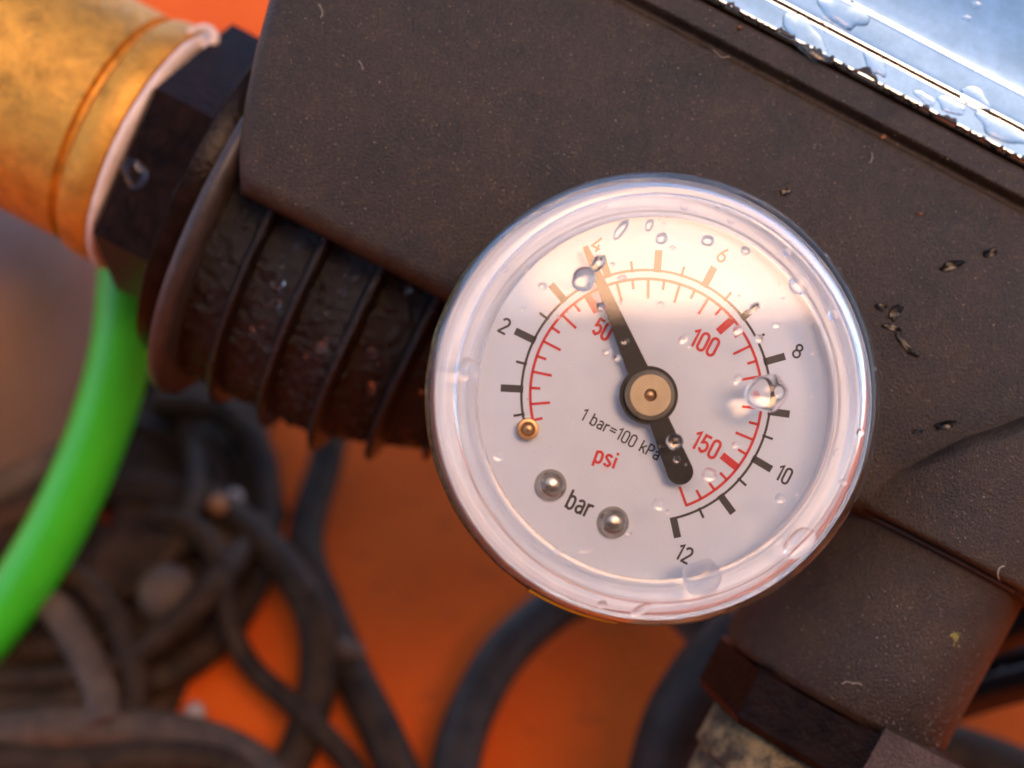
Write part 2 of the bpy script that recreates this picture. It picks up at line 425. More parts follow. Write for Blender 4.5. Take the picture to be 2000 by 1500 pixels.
for h, q in ((22, .6), (22, .93), (34, 1), (150, 1), (165, .97), (175, .8)):
    rows.append([LC + (VB * math.cos(x) + VZ * math.sin(x)) * 286 * LS * q + VA * h * LS for x in [R(12 + 60 * k) for k in range(6)]])
MB().grid(rows, True).build('hex_nut', M_nut, con, 20)
MB().lathe([(r * LS, h * LS) for r, h in ((250, 150), (330, 160), (352, 170), (352, 205), (345, 215))], LC, lax, 96).build('nut_flange', M_nut, con, 40)
MB().lathe([(r * LS, h * LS) for r, h in ((340, 216), (396, 220), (407, 226), (410, 236), (406, 247), (394, 254), (340, 257))], LC, lax, 128).build('collar_ring', M_collar, con, 50)
def sleeve_r(h): return 352 - 4 * max(0, (h - 300) / 120) if h < 540 else 344 - (h - 540) * .38
def lump(a, h):
    p = Vector((math.cos(a) * 23, math.sin(a) * 23, h * LS))
    n1 = noise.noise(p * .55); n2 = noise.noise(p * 1.3 + Vector((9, 0, 0))); n3 = noise.noise(p * 3.1)
    return .22 * n1 + .95 * max(0, n2 - .1) + .14 * n3
sh = [252 + 5.5 * i for i in range(118)]
MB().lathe([(sleeve_r(h) * LS, h * LS) for h in sh], LC, lax, 380, lambda a, i: 1 + lump(a, sh[i]) / 23).build('sleeve', M_wet, con, 75)
for h, r in ((338, 381), (440, 379), (545, 376), (648, 342), (745, 292)):
    q = [(r - 40, -22), (r - 26, -17), (r - 6, -11), (r, -6), (r, 1), (r - 7, 5), (r - 28, 8), (r - 44, 14)]
    MB().lathe([(x * LS, (h + y) * LS) for x, y in q], LC, lax, 128, lambda a, i, h=h: 1 + .006 * noise.noise(Vector((math.cos(a) * 9, math.sin(a) * 9, h + i * .3))) + .004 * noise.noise(Vector((math.cos(a) * 30, math.sin(a) * 30, h + i * .5)))).build('rib', M_wet, con, 60)

# ---------------------------------------------------------------- drops
def drop(name, p, n, rx, ry, rot, hgt, label, cat='water drop', group=None, irr=.12, seg=28, seed=0, m=None, sink=.0, prof=.55):
    e1, e2, n = axes(n); u = e1 * math.cos(rot) + e2 * math.sin(rot); w = n.cross(u); p = Vector(p) + n * (.012 - sink)
    def rim(a): return 1 + irr * noise.noise(Vector((math.cos(a) * 1.3 + seed * 3.1, math.sin(a) * 1.3, seed))) * 2
    rows = []
    for q, h in [(.9, 0)] + [(math.cos(math.pi / 2 * k / 8) ** .75 if k < 8 else .02, math.sin(math.pi / 2 * k / 8)) for k in range(9)]:
        rows.append([p + (u * math.cos(a) * rx + w * math.sin(a) * ry) * rim(a) * q + n * hgt * h for a in [2 * math.pi * j / seg for j in range(seg)]])
    mb = MB().grid(rows, True, True, True)
    o = mb.build(name, m or M_water, None, 75, base=p); return tag(o, label, cat, group)

# ---------------------------------------------------------------- gauge
gauge = thing('pressure_gauge', GL(0, 0, -12), 'round clear fronted pressure gauge with white dial reading nearly 4 bar', 'pressure gauge')
gax = (GU, GV, GN)
RO = 21.62
OFF = L(1286, 776, 4.5)                       # the case sits a little off the dial print
GO = GL(OFF.x, OFF.y, 0)
MB().lathe([(6, -14), (RO - 2.5, -13.5), (RO - .6, -12.6), (RO + .05, -11.5), (RO + .05, -1.6), (RO + .32, -1.2), (RO + .36, -.4), (RO + .1, -.05), (RO - .6, .05)], GO, gax, 160,
           lambda a, i: 1 + .0016 * noise.noise(Vector((math.cos(a) * 9, math.sin(a) * 9, i)))).build('case', M_case, gauge, 40)
ym = MB()
ym.grid([[GO + (GU * math.cos(a) + GV * math.sin(a)) * (RO + rr_) + GN * (hh + .15 * noise.noise(Vector((a * 40, hh, 1)))) for a in [R(237 + 24 * k / 40) for k in range(41)]]
         for rr_, hh in ((.38, -1.4), (.5, -.9), (.52, -.2), (.42, .4), (.2, .9))])
ym.build('yellow_paint_smear', M_yel, gauge)
dial = MB().lathe([(.01, 0), (6, 0), (12, 0), (19.2, 0)], GL(0, 0, 0), gax, 128).build('dial', M_white, gauge)
MB().lathe([(17.75, .03), (17.75, 1.2), (17.9, 1.35), (18.9, 1.4), (19.0, 2.0), (19.1, 2.1), (20.3, 2.15), (20.45, 2.4), (20.5, 3.2)], GO, gax, 128).build('liner', M_liner, gauge, 50)

INK_Z = .02
def gz(u, v, z=INK_Z): return GL(u, v, z)
def flat(polys, name, m, parent, z=INK_Z):
    mb = MB()
    for p in polys: mb.add([GL(x, y, z) for x, y in p], [tuple(range(len(p)))])
    o = mb.build(name, m, parent, 180)
    return o
def fix_up(o):      # ink faces look out of the dial
    me = o.data; n = (ROT @ GN)
    bm = bmesh.new(); bm.from_mesh(me)
    for f in bm.faces:
        f.normal_update()
        if f.normal.dot(n) < 0: f.normal_flip()
    bm.to_mesh(me); bm.free()
PXG = .05
def pol(r, a): return (r * PXG * math.cos(R(a)), r * PXG * math.sin(R(a)))
def bar_a(v): return 200.2 - 23.08 * v
def psi_a(v): return bar_a(v / 14.5038)
def arc_poly(r0, r1, a0, a1, n=120):
    out = []
    for k in range(n):
        x, y = a0 + (a1 - a0) * k / n, a0 + (a1 - a0) * (k + 1) / n
        out.append([pol(r0, x), pol(r1, x), pol(r1, y), pol(r0, y)])
    return out
def tick(a, r0, r1, w):
    c, s = math.cos(R(a)), math.sin(R(a)); w *= PXG / 2
    return [(r * PXG * c - k * w * s, r * PXG * s + k * w * c) for r, k in ((r0, -1), (r1, -1), (r1, 1), (r0, 1))]
blk = arc_poly(243, 248, bar_a(.27), bar_a(12)) + [tick(bar_a(v), 242, 286, 14.5) for v in range(1, 12)] + [tick(bar_a(12) - 1.2, 243, 284, 14.5)]
blk += [tick(bar_a(v + .5), 242, 264, 5) for v in range(0, 12)]
fix_up(flat(blk, 'bar_scale', M_ink, dial, .022))
red = arc_poly(225.5, 231, psi_a(5), psi_a(170))
for v in range(5, 175, 5):
    if v % 50 == 0: red.append(tick(psi_a(v), 189, 230, 15))
    elif v % 10 == 0: red.append(tick(psi_a(v), 190, 230, 5.2))
    else: red.append(tick(psi_a(v), 209, 230, 5.2))
fix_up(flat(red, 'psi_scale', M_red, dial, .032))

# stroke lettering: condensed upright capitals one unit high
def arc(cx, cy, rx, ry, a0, a1, n=10): return [(cx + rx * math.cos(R(a0 + (a1 - a0) * k / n)), cy + ry * math.sin(R(a0 + (a1 - a0) * k / n))) for k in range(n + 1)]
GLY = {
 '0': (.46, [arc(.21, .73, .17, .21, 180, 0) + arc(.21, .21, .17, .21, 0, -180) + [(.04, .73)]]),
 '1': (.32, [[(.02, .74), (.2, .92), (.2, -.02)]]),
 '2': (.46, [arc(.21, .71, .17, .22, 170, -20) + [(.34, .55), (.05, .06), (.05, .03), (.42, .03)]]),
 '4': (.48, [[(.27, .94), (.03, .24), (.46, .24)], [(.33, .5), (.33, 0)]]),
 '5': (.46, [[(.39, .91), (.09, .91), (.06, .50)] + arc(.21, .33, .17, .25, 130, -90) + arc(.21, .26, .17, .21, -90, -165, 5)]),
 '6': (.46, [[(.33, .95), (.09, .48)] + arc(.21, .27, .17, .25, 150, -210, 20)]),
 '8': (.46, [arc(.21, .71, .145, .20, -90, 270, 18), arc(.21, .27, .17, .24, 90, -270, 20)]),
 'b': (.44, [[(.05, .95), (.05, 0)], [(.05, .5)] + arc(.2, .46, .15, .2, 150, 0, 6) + arc(.2, .22, .15, .2, 0, -150, 6) + [(.05, .16)]]),
 'a': (.42, [arc(.19, .50, .14, .16, 165, 0, 7) + [(.33, 0)], [(.33, .38), (.2, .37)] + arc(.18, .2, .14, .17, 90, 270, 8) + [(.2, .03), (.33, .14)]]),
 'r': (.30, [[(.05, .68), (.05, 0)], [(.05, .48)] + arc(.22, .46, .15, .18, 150, 55, 5)]),
 'p': (.44, [[(.05, .68), (.05, -.25)], [(.05, .5)] + arc(.2, .46, .15, .2, 150, 0, 6) + arc(.2, .22, .15, .2, 0, -150, 6) + [(.05, .16)]]),
 's': (.40, [arc(.18, .52, .13, .14, 15, 180, 8) + [(.06, .46), (.3, .24)] + arc(.18, .18, .14, .16, 10, -165, 8)]),
 'i': (.17, [[(.07, .66), (.07, 0)], [(.07, .95), (.07, .80)]]),
 'k': (.42, [[(.05, .95), (.05, 0)], [(.36, .66), (.07, .30)], [(.17, .42), (.38, 0)]]),
 'P': (.46, [[(.05, 0), (.05, .92), (.2, .92)] + arc(.22, .69, .17, .23, 90, -90, 8) + [(.06, .46)]]),
 '=': (.52, [[(.04, .58), (.46, .58)], [(.04, .36), (.46, .36)]]),
 ' ': (.24, []),
}
def stroke_polys(pl, w):
    out = []; n = len(pl); ns = []
    for i in range(n):
        a = Vector(pl[max(i - 1, 0)]); b = Vector(pl[i]); c = Vector(pl[min(i + 1, n - 1)])
        d1 = (b - a).normalized() if i else (c - b).normalized(); d2 = (c - b).normalized() if i < n - 1 else d1
        n1 = Vector((-d1.y, d1.x)); n2 = Vector((-d2.y, d2.x)); m = n1 + n2
        m = m.normalized() if m.length > .05 else n1
        ns.append(m * min(1.8, 1 / max(.3, m.dot(n1))))
    for i in range(n - 1):
        p, q = Vector(pl[i]), Vector(pl[i + 1]); h = w / 2
        out.append([p - ns[i] * h, q - ns[i + 1] * h, q + ns[i + 1] * h, p + ns[i] * h])
    return out
def write(txt, px, py, px2, py2, hpx, m, name, sw=.125, gap=.05, lab=None):
    """baseline runs from (px,py) to (px2,py2) in the photograph; height in its pixels"""
    A, B = L(px, py), L(px2, py2); d = (B - A); n_ = Vector((-d.y, d.x)).normalized(); H = hpx * PXG
    adv = sum(GLY[c][0] + gap for c in txt) - gap - .04
    sx = d.length / adv; dx = d.normalized(); x = 0; polys = []
    for c in txt:
        for pl in GLY[c][1]:
            pts = [((x + u) * sx, v * H) for u, v in pl]
            for q in stroke_polys(pts, sw * H): polys.append([tuple(A + dx * p[0] + n_ * p[1]) for p in q])
        x += GLY[c][0] + gap
    mb = MB(); k = 0
    for p in polys:
        mb.add([GL(X, Y, .026 + .0004 * (k % 12)) for X, Y in p], [(0, 1, 2, 3)]); k += 1
    o = mb.build(name, m, dial, 180); fix_up(o); return o
tx, ty = math.cos(R(28)), math.sin(R(28))
def num(txt, cx, cy, w, h, m=None, ang=28, sw=.14):
    """centred on a photograph pixel, turned clockwise like the dial"""
    c, s = math.cos(R(ang)), math.sin(R(ang))
    bx, by = cx - s * h / 2 * 1.0, cy + c * h / 2       # middle of the baseline
    return write(txt, bx - c * w / 2, by - s * w / 2, bx + c * w / 2, by + s * w / 2, h, m or M_ink, 'numeral', sw)
num('2', 986, 636, 17, 32); num('4', 1167, 476, 17, 31); num('6', 1412, 497, 17, 31); num('8', 1559, 685, 17, 30)
num('10', 1532, 926, 28, 33); num('12', 1337, 1081, 29, 33)
num('50', 1178, 642, 34, 36, M_red, sw=.16); num('100', 1377, 668, 54, 38, M_red, sw=.15); num('150', 1380, 868, 54, 38, M_red, sw=.15)
write('1 bar=100 kPa', 1132, 818, 1283, 900, 25, M_ink, 'lettering', .13)
write('psi', 1158, 901, 1199, 916, 34, M_red, 'lettering', .16)
write('bar', 1102, 990, 1147, 1012, 40, M_ink, 'lettering', .13)
fix_up(flat([[tuple(L(1299, 922)), tuple(L(1303, 924)), tuple(L(1310, 910)), tuple(L(1305, 908))]], 'red_mark', M_red, dial, .03))
# a few specks of grime on the dial
pts = []
for k in range(90):
    a, r = rnd.uniform(0, 6.28), 17 * math.sqrt(rnd.random()); s = rnd.uniform(.02, .055)
    pts.append([(r * math.cos(a) + s * math.cos(q + k), r * math.sin(a) + s * math.sin(q + k) * .7) for q in (0, 1.3, 2.4, 3.6, 5)])
sp_ = flat(pts, 'grime_specks', plain('grime', (.30, .24, .2), .7), dial, .04); fix_up(sp_); sp_['kind'] = 'stuff'

# pointer
PZ = 1.5
hc = L(1267, 772, PZ); tip = L(1143, 481, PZ); tl_ = L(1336, 940, PZ)
pm = MB()
d = (tip - hc).normalized(); nn = Vector((-d.y, d.x))
pm.prism([tuple(hc + d * a + nn * b) for a, b in ((2.2, -1.05), (2.2, 1.05), ((tip - hc).length, .26), ((tip - hc).length, -.26))][::-1], PZ - .15, PZ + .15, GL)
d2 = (tl_ - hc).normalized(); n2 = Vector((-d2.y, d2.x)); tl = (tl_ - hc).length
poly = [hc + d2 * 2.0 + n2 * .92, hc + d2 * 2.0 - n2 * .92] + [hc + d2 * (tl - 1.0) + (n2 * -math.cos(R(q)) + d2 * math.sin(R(q))) * 1.27 for q in range(0, 181, 15)]
pm.prism([tuple(p) for p in poly], PZ - .15, PZ + .15, GL)
pm.prism([tuple(hc + Vector((math.cos(R(q)), math.sin(R(q)))) * 2.83) for q in range(0, 360, 6)], PZ - .18, PZ + .19, GL)
pm.build('pointer', M_ptr, gauge, 30)
hubc = GL(hc.x, hc.y, PZ + .19)
hub = MB().lathe([(2.42, 0), (2.42, .55), (1.98, .9), (.62, .9), (.6, .86), (.55, .6), (.5, .45), (.01, .45)], hubc, gax, 72).build('hub', M_hub, gauge, 25)
MB().lathe([(.53, .3), (.5, .62), (.35, .72), (.01, .75)], hubc, gax, 32).build('hub_pin', M_pin, hub, 50)
sp = L(1031, 838, 1.0); sc_ = GL(sp.x, sp.y, 0)
MB().lathe([(1.06, 0), (1.06, 1.0), (.98, 1.12), (.72, 1.14), (.7, 1.05), (.62, 1.1), (.5, 1.5), (.3, 1.7), (.01, 1.75)], sc_, gax, 40).build('stop_pin', M_pin, gauge, 30)
for x, y in ((1076, 948), (1198, 1021)):
    p = L(x, y, .4); MB().lathe([(1.58, 0), (1.55, .25), (1.42, .62), (1.1, .95), (.7, 1.15), (.3, 1.22), (.01, 1.24)], GL(p.x, p.y, 0), gax, 40, lambda a, i: 1 + .015 * noise.noise(Vector((math.cos(a) * 2, math.sin(a) * 2, x)))).build('rivet', M_rivet, gauge, 60)

# clear cover: thick ring and thin flat pane
PT = 4.6
k_ = RO / 22.0
rp = [(17.4, PT), (17.7, PT + .03), (18.0, PT + .14), (18.4, PT + .36), (18.8, PT + .6), (19.15, PT + .7), (19.3, PT + .56), (19.45, PT + .55), (19.6, PT + .74), (20.4, PT + .76), (21.0, PT + .55), (21.5, PT + .1), (21.85, PT - .6), (22.0, PT - 1.5), (22.0, .1),
      (21.75, -.15), (21.35, -.1), (21.2, .5), (21.15, 2.0), (20.95, 2.8), (20.5, 3.4), (19.8, 3.75), (19.0, 3.95), (18.0, 4.1), (17.5, PT - .42), (17.42, PT - .3)]
rp = [(r * k_, h) for r, h in rp]
cover = MB().lathe(rp + [rp[0]], GO, gax, 200, lambda a, i: 1 + .0006 * noise.noise(Vector((math.cos(a) * 7, math.sin(a) * 7, i * .6))))
cover.build('cover_ring', M_acryl, gauge, 40)
MB().lathe([(.01, PT), (8, PT), (17.42 * k_, PT)], GO, gax, 128).build('cover_pane', M_pane, gauge)

def top_h(r):
    pr = [(q, h) for q, h in rp[:15]]
    if r <= pr[0][0]: return PT
    for (r0, h0), (r1, h1) in zip(pr, pr[1:]):
        if r <= r1: return h0 + (h1 - h0) * (r - r0) / max(1e-6, r1 - r0)
    return pr[-1][1]
DR = [  # px, py, half length, half width, turn (deg anticlockwise), label
 (1140, 545, 26, 22, 50, 'long clear drop on the pointer tip beside the numeral 4'), (1168, 514, 20, 12, 50, 'narrow upper lobe of water beside the numeral 4 tick'),
 (1561, 556, 21, 20, 0, 'dark round drop near the upper rim, past the numeral 6'), (1496, 768, 44, 38, 20, 'largest clear drop on the red scale near the 9 bar tick'),
 (1371, 1128, 39, 36, 20, 'big clear drop below the numeral 12'), (1562, 1060, 36, 24, 45, 'long drop on the cover rim below the numeral 10'),
 (916, 722, 26, 22, 0, 'clear drop on the inner rim near the 1 bar tick'), (1318, 862, 17, 15, 0, 'drop on the middle of the pointer tail'), (1322, 898, 7, 7, 0, 'tiny bead on the lower pointer tail'),
 (1386, 928, 16, 15, 0, 'clear drop beside the rounded end of the pointer tail'), (1288, 986, 15, 13, 0, 'clear drop between the second rivet and the 12 bar tick'), (1524, 974, 11, 11, 0, 'small drop just below the numeral 10'),
 (1636, 884, 11, 7, 50, 'oval drop on the inner rim past the numeral 10'), (1213, 448, 24, 9, 55, 'streak shaped drop above the numeral 4'), (1268, 440, 13, 8, 70, 'upright drop above the 5 bar tick'),
 (1292, 422, 12, 3, 55, 'thin water streak above the 5 bar tick'), (1292, 466, 13, 11, 40, 'drop just above the top of the 5 bar tick'), (1314, 484, 6, 5, 0, 'tiny bead beside the top of the 5 bar tick'),
 (1382, 470, 13, 11, 10, 'round drop up beside the numeral 6'), (1456, 490, 10, 9, 0, 'round bead between the numeral 6 and the upper rim'), (1337, 402, 9, 8, 0, 'grey bead on the inner rim line above the 5 and 6 ticks'),
 (1429, 430, 9, 7, 0, 'bead on the inner rim line above the numeral 6'), (1521, 500, 7, 6, 0, 'tiny bead at the inner rim before the dark drop'), (1537, 493, 8, 8, 0, 'bright bead on the shining rim above the dark drop'),
 (1627, 615, 10, 10, 0, 'bright bead on the shining rim below the dark drop'), (1472, 602, 15, 9, 45, 'long drop over the 7 bar tick'), (1441, 646, 13, 10, 30, 'drop over the red 100 psi mark'),
 (1337, 662, 16, 9, 40, 'drop close before the red number 100'), (1515, 636, 11, 7, 0, 'small drop outside the scale between 7 and 8 bar'), (1482, 662, 10, 9, 0, 'bead on the black arc before the 8 bar tick'),
 (1290, 595, 8, 6, 30, 'tiny bead inside the red scale below 5 bar'), (1060, 559, 9, 8, 0, 'bead beside the 3 bar tick'), (1028, 526, 8, 6, 60, 'faint bead above the 3 bar tick near the rim'), (985, 526, 8, 6, 20, 'bead on the rim left of the 3 bar tick'),
 (1022, 604, 7, 5, 60, 'tiny bead between the numeral 2 and the 3 bar tick'), (1174, 600, 10, 9, 0, 'bead between the red 50 psi mark and the pointer'), (1215, 542, 9, 5, 10, 'flat bead across both scale arcs after the pointer'),
 (1196, 516, 5, 4, 0, 'very small bead beside the 4 bar tick'), (1221, 667, 8, 6, 20, 'bead on the upper pointer beside the number 50'), (1185, 687, 9, 8, 30, 'upper of two beads below the number 50'), (1205, 700, 8, 7, 0, 'lower of two beads below the number 50'),
 (1119, 826, 5, 4, 0, 'tiny bead before the words 1 bar'), (975, 890, 15, 13, 0, 'bright splash of water beside the brass stop pin'), (961, 909, 5, 5, 0, 'tiny bead below the bright splash'),
 (1680, 845, 8, 8, 0, 'sparkling bead on the rim level with the pointer tail'), (1646, 943, 8, 7, 0, 'bead on the rim beside the numeral 10'), (1436, 869, 9, 7, 30, 'small bead after the red number 150'), (1440, 742, 13, 8, 50, 'drop before the red scale left of the largest drop'),
 (1086, 1080, 11, 7, 10, 'flat bead at the lower rim under the bar lettering'), (1146, 1075, 18, 5, 8, 'thin water streak under the word bar'), (1252, 1190, 22, 9, 25, 'tilted long drop on the lower rim'), (1176, 1180, 10, 8, 0, 'round bead on the lower rim near the yellow paint'),
 (1180, 915, 5, 5, 0, 'tiny bead under the red letters psi'), (1305, 1000, 6, 5, 0, 'tiny bead beside the drop near 12 bar'), (1558, 966, 5, 4, 30, 'tiny bead right of the drop below the numeral 10'), (1228, 1040, 6, 5, 0, 'tiny bead at the edge of the second rivet'),
 (1712, 690, 7, 6, 0, 'sparkling bead on the outer rim level with 8 bar'), (1708, 720, 5, 5, 0, 'second sparkling bead on the outer rim below 8 bar'), (1180, 402, 9, 5, 20, 'faint bead on the upper rim above the numeral 4'),
 (1612, 500, 7, 6, 0, 'bead on the outer rim beside the dark drop'), (1638, 524, 6, 5, 0, 'tiny bead on the outer rim beyond the dark drop'), (1402, 402, 7, 4, -20, 'bright bead on the upper rim above the numeral 6'),
 (1212, 408, 6, 5, 0, 'grey bead on the inner rim line above the streak shaped drop'),
]
for i, (x, y, a, b, ro, lab) in enumerate(DR):
    p = L(x, y, PT); q = Vector((p.x - OFF.x, p.y - OFF.y)); r = q.length; h = top_h(r)
    p = L(x, y, h)
    n = GN
    if r > 17.8 * k_:
        e = .15; sl_ = (top_h(r + e) - top_h(r - e)) / (2 * e); q.normalize(); n = (GN - (GU * q.x + GV * q.y) * sl_).normalized()
    s = .05 * (DIST - 4.6) / DIST
    e1, e2, _ = axes(n)
    want = GU * math.cos(R(ro)) + GV * math.sin(R(ro)); rot = math.atan2(want.dot(e2), want.dot(e1))
    drop('water_drop', GL(p.x, p.y, h), n, a * s, b * s, rot, min(a, b) * s * rnd.uniform(.55, .75), lab, group='water drops on the gauge cover', irr=.05 if a < 15 else .07, seed=i + 1, seg=36 if a > 15 else 20)

for i in range(45):
    a_, r_ = rnd.uniform(0, 6.28), 16.8 * math.sqrt(rnd.uniform(.03, 1)); q = rnd.uniform(.07, .17)
    u_ = OFF.x + r_ * math.cos(a_); w_ = OFF.y + r_ * math.sin(a_)
    drop('water_bead', GL(u_, w_, PT), GN, q * rnd.uniform(1, 1.5), q, rnd.uniform(0, 3), q * .6, 'pinhead water bead, one of many scattered over the gauge lens', 'water drop', 'pinhead beads on the gauge lens', irr=.06, seed=200 + i, seg=12)
# blobs of water on the chrome
CH = [(1572, 70, 62, 30, -55, 'largest water blob where the chrome meets the black edge, up by the frame'), (1645, 22, 52, 34, -30, 'water blob across the upper chrome ridge near the frame edge'), (1708, 124, 30, 18, -60, 'hooked water blob on the chrome strip below the ridge'),
      (1806, 192, 26, 10, -35, 'flat little water blob at the chrome edge'), (1856, 208, 30, 15, -25, 'pointed water blob on the lower chrome strip'), (1904, 190, 36, 18, -30, 'bright blue water blob on the chrome ridge'),
      (1955, 255, 56, 24, -28, 'long low water blob beside the torn edge of the chrome'), (1906, 10, 12, 8, 0, 'small bead high on the blue chrome panel'), (1888, 36, 9, 6, 0, 'tiny bead on the blue chrome panel under the small one')]
for i, (x, y, a, b, ro, lab) in enumerate(CH):
    c = C(x, y, zc); bb = c.dot(VB) - b0
    for _ in range(3):
        z = chrome_z(bb); c = C(x, y, z); bb = c.dot(VB) - b0
    e = .4; sl_ = (chrome_z(bb + e) - chrome_z(bb - e)) / (2 * e); n = (VZ - VB * sl_).normalized()
    e1, e2, _ = axes(n); want = VA * math.cos(R(ro + 27)) + VB * math.sin(R(ro + 27)); rot = math.atan2(want.dot(e2), want.dot(e1))
    s = .05 * (DIST - z) / DIST
    drop('water_drop', c, n, a * s, b * s, rot, b * s * .24, lab, group='water on the chrome cover', irr=.2, seed=40 + i, seg=40)

# droplets on the ribbed connector
k = 0
for _ in range(400):
    if k >= 60: break
    t = rnd.uniform(300, 760); th = R(rnd.uniform(-40, 12))      # angle from the camera side towards VB
    rad = sleeve_r(t) + 2
    if any(abs(t - h) < 38 for h in (338, 440, 545, 648, 745)): continue
    n = (VZ * math.cos(th) + VB * math.sin(th)).normalized()
    s = rnd.choice((.2, .25, .3, .35, .45, .7)) 
    c = LC + VA * t * LS + n * (rad * LS + max(0, lump(math.atan2(n.dot(VZ), n.dot(VB)), t)) * .6)
    drop('water_droplet', c, n, s * rnd.uniform(1, 1.6), s, rnd.uniform(0, 3), s * .6, 'tiny droplet among many on the wet black ribbed connector', 'water drop', 'droplets on the ribbed connector', irr=.2, seed=k, seg=12)
    k += 1
# bead on the nut
x0 = R(12 + 60 * 1 + 30 + 30)
c = LC + (VB * math.cos(R(102)) + VZ * math.sin(R(102))) * 286 * .868 * LS + VA * 55 * LS
drop('water_drop', LC + (VB * -60 + VZ * 244) * LS + VA * 60 * LS, VB * math.cos(R(102)) + VZ * math.sin(R(102)), 1.9, 1.5, .4, .9, 'bright orange drop on the black hex nut beside the tape', seed=77, irr=.2)

# ---------------------------------------------------------------- dust, dirt and fibres
dm = MB()
def grain(p, s):
    vs = [Vector(p) + Vector((rnd.uniform(-1, 1), rnd.uniform(-1, 1), rnd.uniform(-.3, .8))) * s for _ in range(4)]
    dm.add(vs, [(0, 1, 2), (0, 3, 1), (1, 3, 2), (2, 3, 0)])
for _ in range(1500):
    b = rnd.uniform(2.5, bs_ - .6); t = rnd.uniform(t_left(b) + 2, 70)
    grain(T(t, b, body_z(b) + .03), rnd.choice((.05, .06, .07, .09, .13)))
for _ in range(900):
    a = rnd.triangular(-215, 232, 160); b = rnd.uniform(5, 325); grain(TE(a, b, tz + tub_r * math.sqrt(max(0, 1 - (a / 231) ** 2)) * 1.008 + .03), rnd.choice((.04, .06, .08, .1, .13)))
for _ in range(350):
    a = rnd.uniform(-100, 200); b = rnd.uniform(350, topb(a) - 50); grain(TE(a, b, tz + cr * (1 - (a / 266) ** 2) ** .45 + .03), rnd.choice((.04, .06, .08, .12)))
tag(dm.build('dust', M_dust, None, 180), kind='stuff')
def flake(px, py, a, b, ro, lab, z=None, cat='dirt flake', m=None, h=.22, seed=0, pts=13, name='dirt_flake'):
    c = C(px, py, ZB)
    for _ in range(3):
        zz = body_z(c.dot(VB) - b0) if z is None else z; c = C(px, py, zz)
    s = .05 * (DIST - zz) / DIST; poly = []
    for i in range(pts):
        q = 2 * math.pi * i / pts; r = 1 + .55 * noise.noise(Vector((i * 1.7, seed * 2.3, .5)))
        x, y = a * s * math.cos(q) * r, b * s * math.sin(q) * r; c_, s_ = math.cos(R(ro)), math.sin(R(ro)); poly.append((x * c_ - y * s_, x * s_ + y * c_))
    mb = MB(); n = len(poly)
    ring0 = [c + Vector((x, y, .01)) for x, y in poly]; ring1 = [c + Vector((x * .8, y * .8, h * rnd.uniform(.6, 1.3))) for x, y in poly]
    mb.grid([ring0, ring1], True); mb.add(ring1 + [c + Vector((0, 0, h * .8))], [(i, (i + 1) % n, n) for i in range(n)])
    tag(mb.build(name, m or M_dirt, None, 30), lab, cat)
for i, f in enumerate([(1858, 520, 26, 10, 18, 'leaf shaped black flake on the housing right of the gauge'), (1933, 494, 19, 9, 25, 'ragged black flake on the housing near the frame edge'),
    (1535, 375, 11, 8, 20, 'small glossy black crumb above the gauge rim'), (1722, 600, 14, 8, 0, 'shiny black crumb beside the gauge rim, topmost of the torn dirt trail'), (1748, 612, 20, 12, 50, 'torn black dirt patch in the middle of the trail beside the gauge'),
    (1742, 640, 18, 8, -20, 'ragged black patch lower in the dirt trail'), (1765, 672, 26, 5, -50, 'thin black crack of dirt ending the trail'), (1785, 692, 12, 5, -20, 'black tail crumb at the foot of the dirt trail'),
    (1845, 830, 26, 7, 14, 'black dirt strip at the top of the outlet collar'), (1792, 843, 12, 5, 10, 'black crumb beside the collar edge')]): flake(*f, seed=i + 1)
flake(1724, 268, 6, 5, 0, 'orange clay crumb in the housing groove', cat='clay crumb', m=M_clay, h=.5, seed=31, name='clay_crumb')
flake(1797, 418, 5, 3, 0, 'pale orange clay crumb on the open housing face', cat='clay crumb', m=M_clay, h=.3, seed=33, name='clay_crumb')
flake(1445, 55, 5, 4, 0, 'rusty clay crumb on the edge below the chrome', cat='clay crumb', m=M_clay, h=.4, seed=34, name='clay_crumb')
zt = tz + tub_r + .1
def lint(pts, r, lab, m=M_lint, name='lint_fibre', cat='fibre'):
    tag(MB().tube(pts, r, 6).build(name, m), lab, cat)
def tsurf(px, py, up=.12):
    c = C(px, py, tz + 10)
    for _ in range(4):
        d_ = c - TC; a = d_.dot(VA) / (.05 * tk); b = d_.dot(VB) / (.05 * tk)
        if b > 333: z = tz + cr * max(.05, 1 - (a / 266) ** 2) ** .45
        else: z = tz + tub_r * math.sqrt(max(.05, 1 - (a / 231) ** 2))
        c = C(px, py, z + up)
    return c
lint([tsurf(x, y, .2) for x, y in ((1962, 1105), (1952, 1110), (1949, 1125), (1955, 1142), (1950, 1158), (1946, 1162))], .045, 'curled pale fibre at the foot of the outlet collar')
lint([tsurf(x, y) for x, y in ((1644, 1336), (1655, 1331), (1665, 1335), (1676, 1334), (1684, 1338))], .04, 'short white fibre lying on the outlet tube')
def bsurf(px, py):
    c = C(px, py, ZB)
    for _ in range(3): c = C(px, py, body_z(c.dot(VB) - b0) + .08)
    return c
